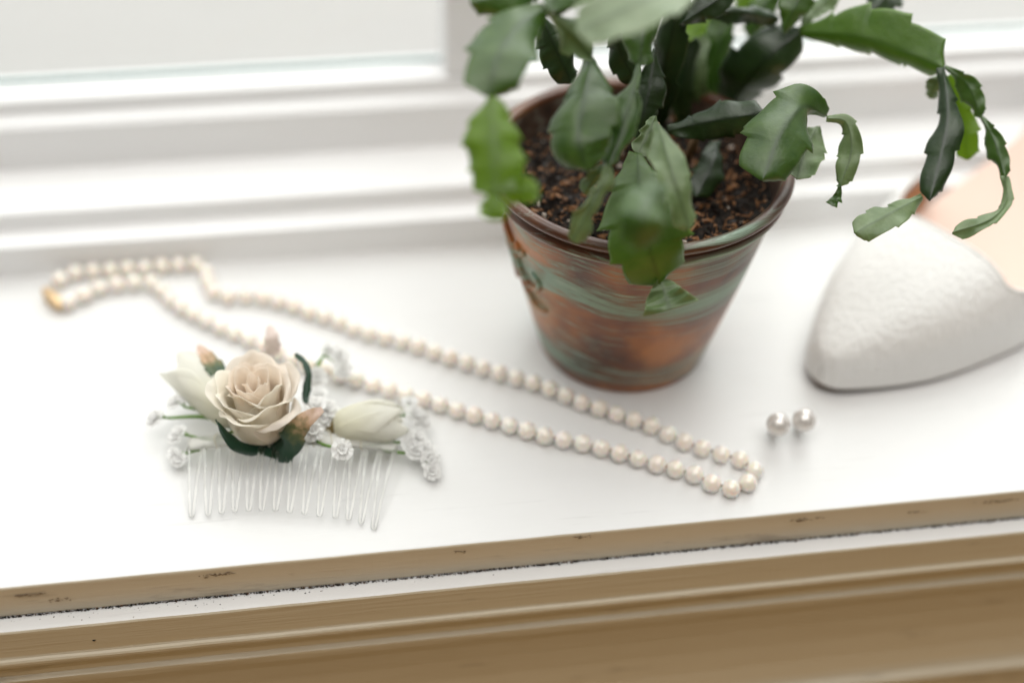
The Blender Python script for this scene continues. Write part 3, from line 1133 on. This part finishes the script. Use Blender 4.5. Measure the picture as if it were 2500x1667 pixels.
# ---- green calyx leaves round the rose
def sepal_material():
    m = mat('rose_leaf', (.02, .07, .035), .42)
    g = NT(m)
    at = g.n('ShaderNodeAttribute', attribute_name='along')
    nz = g.noise(g.mapping((1, 1, 1)), 420, 4)
    f = g.math('ADD', at.outputs['Fac'], g.math('MULTIPLY', g.math('SUBTRACT', nz, .5), .5))
    g.col(g.ramp(f, [(0, (.010, .035, .018)), (.40, (.016, .060, .030)), (.58, (.10, .12, .045)), (.76, (.50, .33, .20)), (1, (.76, .58, .49))]))
    g.bump(nz, .3, .0005)
    return m


M_sepal = sepal_material()
M_peach = mat('blush_leaf_tip', (.78, .66, .60), .6)
M_sepal2 = mat('dark_rose_leaf', (.012, .050, .026), .4)


def sepal(pts, wa, wb, aa, ab, m=None, **kw):
    P = [gz(*p) for p in pts]
    dm = sum((p - CAM).dot(FWD) for p in P) / len(P)
    kw.setdefault('teeth', 4)
    kw.setdefault('depth', .12)
    me = leaf_mesh(P, wa * dm / FPX, wb * dm / FPX, aa, ab, shape='blade', thick=.0004, wave=.0004, n=30, **kw)
    o = link('rose_leaf', me, m or M_sepal, hc)
    return o


def rose_leaf(path, wa, wb, aa, ab, m=None, label=None, **kw):
    """path: (angle round the rose from the front, height mm, distance from its axis mm)"""
    e1 = (TOC - AX * TOC.dot(AX)).normalized()
    e2 = AX.cross(e1)
    P = []
    for th, h, r in path:
        a = math.radians(th)
        P.append(RB + AX * (h / 1000) + (e1 * math.cos(a) + e2 * math.sin(a)) * (r / 1000))
    kw.setdefault('teeth', 4)
    kw.setdefault('depth', .12)
    me = leaf_mesh(P, wa / 1000, wb / 1000, aa, ab, shape='blade', thick=.0004, wave=.0004, n=30, **kw)
    o = link('rose_leaf', me, m or M_sepal, hc)
    if label:
        o['label'] = label
    return o


rose_leaf([(5, -2.0, 5.0), (-30, 1.5, 10.4), (-52, 7, 12.8), (-68, 13, 14.2)], 2.2, 2.0, -25, -25, M_sepal2, seed=1, teeth=0)
rose_leaf([(12, -1.6, 6.5), (28, 3.0, 12.8), (38, 8.5, 15.2), (50, 12, 17), (66, 13.6, 21.0)], 5.0, 4.6, -12, -14, None, 'dark green rose leaf with a peach tip', seed=2, skew=.6)
sepal([(590, 960, 16), (545, 925, 19), (515, 885, 21), (484, 842, 22)], 28, 26, -10, 25, seed=3, teeth=5, depth=.2)
sepal([(742, 985, 17), (750, 930, 21), (744, 890, 24), (724, 860, 26)], 13, 13, -20, 40, M_sepal2, seed=4)
sepal([(662, 868, 16), (664, 845, 20), (663, 822, 23), (657, 794, 25)], 24, 22, 10, 10, M_peach, seed=5, depth=.25)
sepal([(655, 1062, 8.5), (668, 1088, 8.2), (676, 1118, 7.5)], 42, 40, -10, -10, M_sepal2, seed=6)


# ---- two ivory buds
def bud(base, tip, rad, label, open_=0., seed=0, n=4):
    ax = tip - base
    h = ax.length
    b = empty('flower_bud', base, parent=hc)
    b['label'] = label
    ref = Vector((0, 0, 1))
    for i in range(3):
        add_petal(b, M_bud, origin=base, axis=ax, ref=ref, theta=i * 120 + 60, span=190, r0=rad * .42, r1=rad * .42, h=h * .97, p=.6, flare=-rad * .22, point=.03, seed=seed + i, wav=.0003)
    for i in range(n):
        add_petal(b, M_bud, origin=base, axis=ax, ref=ref, theta=i * 360 / n, span=150, r0=rad * .38, r1=rad * .98, h=h * (.96 + .05 * (i % 2)), p=.34, flare=rad * (open_ * 1.6 - .62),
                  curl=rad * open_ * .5, point=.04, seed=seed + 5 + i, wav=.0005)
    v, f = tube([base - ax.normalized() * .003, base, base + ax.normalized() * .0018, base + ax.normalized() * .003], [.0008, rad * .36, rad * .50, rad * .54], 12)
    link('bud_base', fix_normals(mesh('bud_base', v, f)), M_budbase, b)
    return b


M_budbase = mat('olive_bud_base', (.20, .15, .06), .6)
bud(gz(815, 1042, 10), gz(972, 1024, 11), .0080, 'ivory fabric bud lying at the right of the rose', .10, 3)
bud(gz(585, 1025, 11), gz(450, 905, 15), .0082, 'wide open ivory bud behind the rose', .25, 13)


# ---- tiny white blossoms on green stalks
def blossom_mesh(R, petals, seed):
    r = random.Random(seed)
    V, F, al = [], [], []
    for layer, (cnt, tilt, ln) in enumerate(((petals + 2, 6, 1.0), (petals - 2, 38, .74), (5, 68, .5))):
        for i in range(cnt):
            a = 2 * math.pi * (i + .5 * layer) / cnt + r.uniform(-.12, .12)
            t = math.radians(tilt + r.uniform(-8, 8))
            d = Vector((math.cos(a) * math.cos(t), math.sin(a) * math.cos(t), math.sin(t)))
            s = Vector((-math.sin(a), math.cos(a), 0))
            up = s.cross(d) * -1
            L = R * ln * r.uniform(.9, 1.08)
            o = len(V)
            W = L * .21
            for q, (x, w) in enumerate(((.08, .25), (.45, .6), (.8, 1.0), (.97, .8))):
                for e, z in ((-1, .0), (0, -.06), (1, .0)):
                    V.append(d * L * x + s * (W * w * e) + up * (L * (z * -1 + .10 * x * x)))
                    al.append(x)
            V.append(d * L * .88 + s * 0)
            al.append(.9)
            for q in range(3):
                for e in range(2):
                    F.append((o + q * 3 + e, o + q * 3 + e + 1, o + q * 3 + e + 4, o + q * 3 + e + 3))
            F.append((o + 9, o + 10, o + 12))
            F.append((o + 10, o + 11, o + 12))
    me = mesh('blossom', V, F)
    at = me.attributes.new('along', 'FLOAT', 'POINT')
    at.data.foreach_set('value', al)
    me.materials.append(M_blossom)
    return me


B_ME = [blossom_mesh(.0036, 11, s) for s in (1, 2, 3)]
M_stalk = mat('green_stalk', (.13, .25, .040), .55)
rng = random.Random(21)


def blossom(parent, p, nrm, scale=1.0):
    o = bpy.data.objects.new('blossom', B_ME[rng.randrange(3)])
    COL.objects.link(o)
    o.parent = parent
    rot = Vector((0, 0, 1)).rotation_difference(nrm.normalized()).to_matrix().to_4x4()
    spin = Matrix.Rotation(rng.uniform(0, 6), 4, 'Z')
    o.matrix_basis = parent_inv(parent) @ Matrix.Translation(p) @ rot @ spin @ Matrix.Scale(scale, 4)
    md = o.modifiers.new('thick', 'SOLIDIFY')
    md.thickness = .0002
    return o


def sprig(pts, heads, rad=.0006):
    """a green stalk from the comb with white heads: each (px, py, zmm, scale)"""
    P = [gz(*p) for p in pts]
    s = empty('blossom_sprig', P[0], parent=hc)
    main = catmull(P, 14)
    link('stalk', fix_normals(mesh('stalk', *tube(main, [rad * (1.25 - .6 * i / 13) for i in range(14)], 7))), M_stalk, s)
    end = P[-1]
    for (px, py, z, sc_) in heads:
        h = gz(px, py, z)
        mid = end.lerp(h, .5) + Vector((0, 0, .0008))
        if (h - end).length > .002:
            link('stalklet', fix_normals(mesh('stalklet', *tube(catmull([end, mid, h], 8), rad * .5, 5))), M_stalk, s)
        dirn = (h - end)
        nn = Vector((0, 0, 1)) + (CAM - h).normalized() * .7 + (dirn.normalized() * .7 if dirn.length > .001 else Vector())
        blossom(s, h, nn, sc_)
    return s


sprig([(575, 1045, 9), (500, 1018, 10), (410, 1020, 9)], [(383, 1018, 9, .8), (372, 1028, 8, .65)], .0007)
sprig([(560, 1030, 9), (505, 1005, 11), (450, 993, 11)], [(428, 984, 11, .8), (452, 975, 12, .7)])
sprig([(570, 1055, 8), (520, 1075, 7), (465, 1064, 7)], [(438, 1056, 7, .8), (428, 1068, 6.5, .7)])
sprig([(572, 1052, 8), (520, 1085, 6), (455, 1106, 4)], [(437, 1120, 4, .8), (424, 1108, 4.5, .65)], .0007)
sprig([(745, 960, 12), (765, 905, 14), (790, 868, 16)], [(800, 855, 16, .9), (828, 872, 15, 1.0), (775, 920, 16, 1.0), (835, 905, 13, .9)])
sprig([(735, 1040, 10), (752, 1048, 12)], [(762, 1052, 13, 1.03)])
sprig([(740, 1060, 9), (790, 1085, 10), (826, 1092, 11)], [(834, 1098, 12, 1.03)])
sprig([(740, 1030, 10), (765, 1012, 14)], [(768, 992, 16, 1.05), (800, 1000, 14, 1.1), (785, 1022, 13, 1.0), (778, 965, 15, .9)])
sprig([(830, 1070, 7), (900, 1085, 7), (955, 1081, 7), (972, 1080, 7)], [(1000, 1085, 7, 1.0), (1018, 1068, 7, .9), (1012, 1102, 6, .9)])
sprig([(840, 1072, 7), (930, 1098, 6), (1012, 1108, 5), (1026, 1112, 5)], [(1048, 1122, 5, 1.0), (1040, 1095, 6, .9), (1054, 1150, 3.6, .85)])
sprig([(850, 1045, 9), (930, 1010, 10), (985, 1015, 9)], [(1010, 1012, 9, 1.0), (1030, 1030, 7, .9), (1000, 985, 9, .8)])

# ------------------------------------------------------------------ white court shoe
M_satin = mat('white_woven_fabric', (.90, .885, .86), .6, Sheen_Weight=.2)
g = NT(M_satin)
v = g.mapping((330, 330, 90))
wv = g.noise(v, 1.6, 4, .6)
v2 = g.mapping((60, 40, 60))
g.bump(g.math('ADD', g.math('MULTIPLY', g.noise(v2, 2, 2), .2), g.math('MULTIPLY', wv, 1.1)), .8, .0015)
M_lining = mat('tan_leather_lining', (.46, .22, .075), .5)
M_insole = mat('blush_insole', (.84, .63, .53), .5)
M_outsole = mat('brown_outsole', (.10, .06, .035), .6)
TIP = Vector((.1600, .0535, 0))
hd = math.radians(31)
SA = Vector((math.cos(hd), math.sin(hd), 0))
SN = Vector((-math.sin(hd), math.cos(hd), 0))
shoe = empty('court_shoe', TIP + SA * .1, 'white pointed shoe with blush insole at the right edge of the sill', 'shoe')


def interp(tab, s):
    for (a, b), (c, d) in zip(tab, tab[1:]):
        if s <= c:
            t = (s - a) / (c - a)
            return b + (d - b) * t
    return tab[-1][1]


def smooth_tab(tab, n=160):
    P = catmull([Vector((a, b, 0)) for a, b in tab], n)
    return [(p.x, p.y) for p in P]


FAR = smooth_tab([(0, 0), (1.2, 4.5), (5, 9.5), (15, 16.5), (35, 27.5), (60, 35.5), (85, 39.5), (110, 38.5), (150, 30), (190, 25), (215, 23), (230, 15), (236, 0)])
NEAR = smooth_tab([(0, 0), (1.2, 4.0), (5, 8.0), (22, 17.5), (37, 23.5), (55, 27.5), (77, 30.5), (110, 30), (150, 25), (190, 24), (215, 22), (230, 14), (236, 0)])
BOT = smooth_tab([(0, 2.6), (15, 1.6), (40, 1.2), (70, 1.2), (95, 4), (125, 16), (160, 40), (190, 58), (215, 66), (236, 68)])
TOP = smooth_tab([(0, 7.5), (1.5, 11.5), (6, 15), (15, 19.5), (35, 26.5), (62, 33), (90, 38), (236, 40)])


def sp_(s, n, z):
    return TIP + SA * (s / 1000) + SN * (n / 1000) + Vector((0, 0, z / 1000))


def smoothstep(x):
    x = max(0, min(1, x))
    return x * x * (3 - 2 * x)


def upper(off, lift, ns=70, nt=61):
    V, F = [], []
    for j in range(nt):
        x_ = -1 + 2 * j / (nt - 1)
        t = math.copysign(1 - (1 - abs(x_)) ** 2, x_)
        send = 62 + 42 * smoothstep((abs(t) - .30) / .6)
        if t < 0:
            send = 62 + 16 * smoothstep((abs(t) - .45) / .5)
        for i in range(ns):
            s = send * (i / (ns - 1)) ** 1.35
            s = max(s, .02)
            h = max(.5, interp(TOP, s) - off * .6)
            w = max(.05, (interp(FAR, s) if t > 0 else interp(NEAR, s)) - off)
            a = abs(t) * math.pi / 2
            n_ = w * math.sin(a) ** .62 * (1 if t > 0 else -1)
            z = h * max(0, math.cos(a)) ** .62 + interp(BOT, s) + lift + 1.2
            V.append(sp_(s, n_, z))
    for j in range(nt - 1):
        for i in range(ns - 1):
            F.append((j * ns + i, j * ns + i + 1, (j + 1) * ns + i + 1, (j + 1) * ns + i))
    return V, F


o = link('upper', fix_normals(mesh('upper', *upper(0, 0))), M_satin, shoe)
md = o.modifiers.new('thick', 'SOLIDIFY')
md.thickness = .0009
md.offset = 0
uv, uf = upper(0, 0)
edge = [uv[j * 70 + 69] for j in range(61)]
link('topline_binding', fix_normals(mesh('topline_binding', *tube(edge[1:-1], .0009, 8))), M_satin, shoe)
link('lining', fix_normals(mesh('lining', *upper(1.2, -.8))), M_lining, shoe)


def slab(grow, z0, z1, material, name, n=90, bev=0):
    V, F = [], []
    S = [236 * (1 - math.cos(math.pi * i / (n - 1))) / 2 for i in range(n)]
    prof = []
    for s in S:
        f_, n_ = interp(FAR, s) * 1.0 + grow, interp(NEAR, s) + grow
        f_, n_ = max(.3, f_), max(.3, n_)
        b = interp(BOT, s)
        prof.append([sp_(s, -n_, b + z0), sp_(s, -n_, b + z1), sp_(s, f_, b + z1), sp_(s, f_, b + z0)])
    for p in prof:
        V += p
    for i in range(n - 1):
        for k in range(4):
            F.append((4 * i + k, 4 * i + (k + 1) % 4, 4 * (i + 1) + (k + 1) % 4, 4 * (i + 1) + k))
    F += [(0, 1, 2, 3), tuple(4 * (n - 1) + k for k in range(4))]
    return link(name, fix_normals(mesh(name, V, F)), material, shoe, smooth=False)


slab(-1.6, -1.2, .9, M_outsole, 'outsole')
slab(-1.9, 1.0, 3.0, M_insole, 'insole')
hp = [sp_(222, 0, 21.6), sp_(221, 0, 36), sp_(217, 0, 56), sp_(212, 0, 66.5)]
link('heel', fix_normals(mesh('heel', *tube(catmull(hp, 14), [.0055 + .012 * (i / 13) ** 2.2 for i in range(14)], 20))), M_satin, shoe)
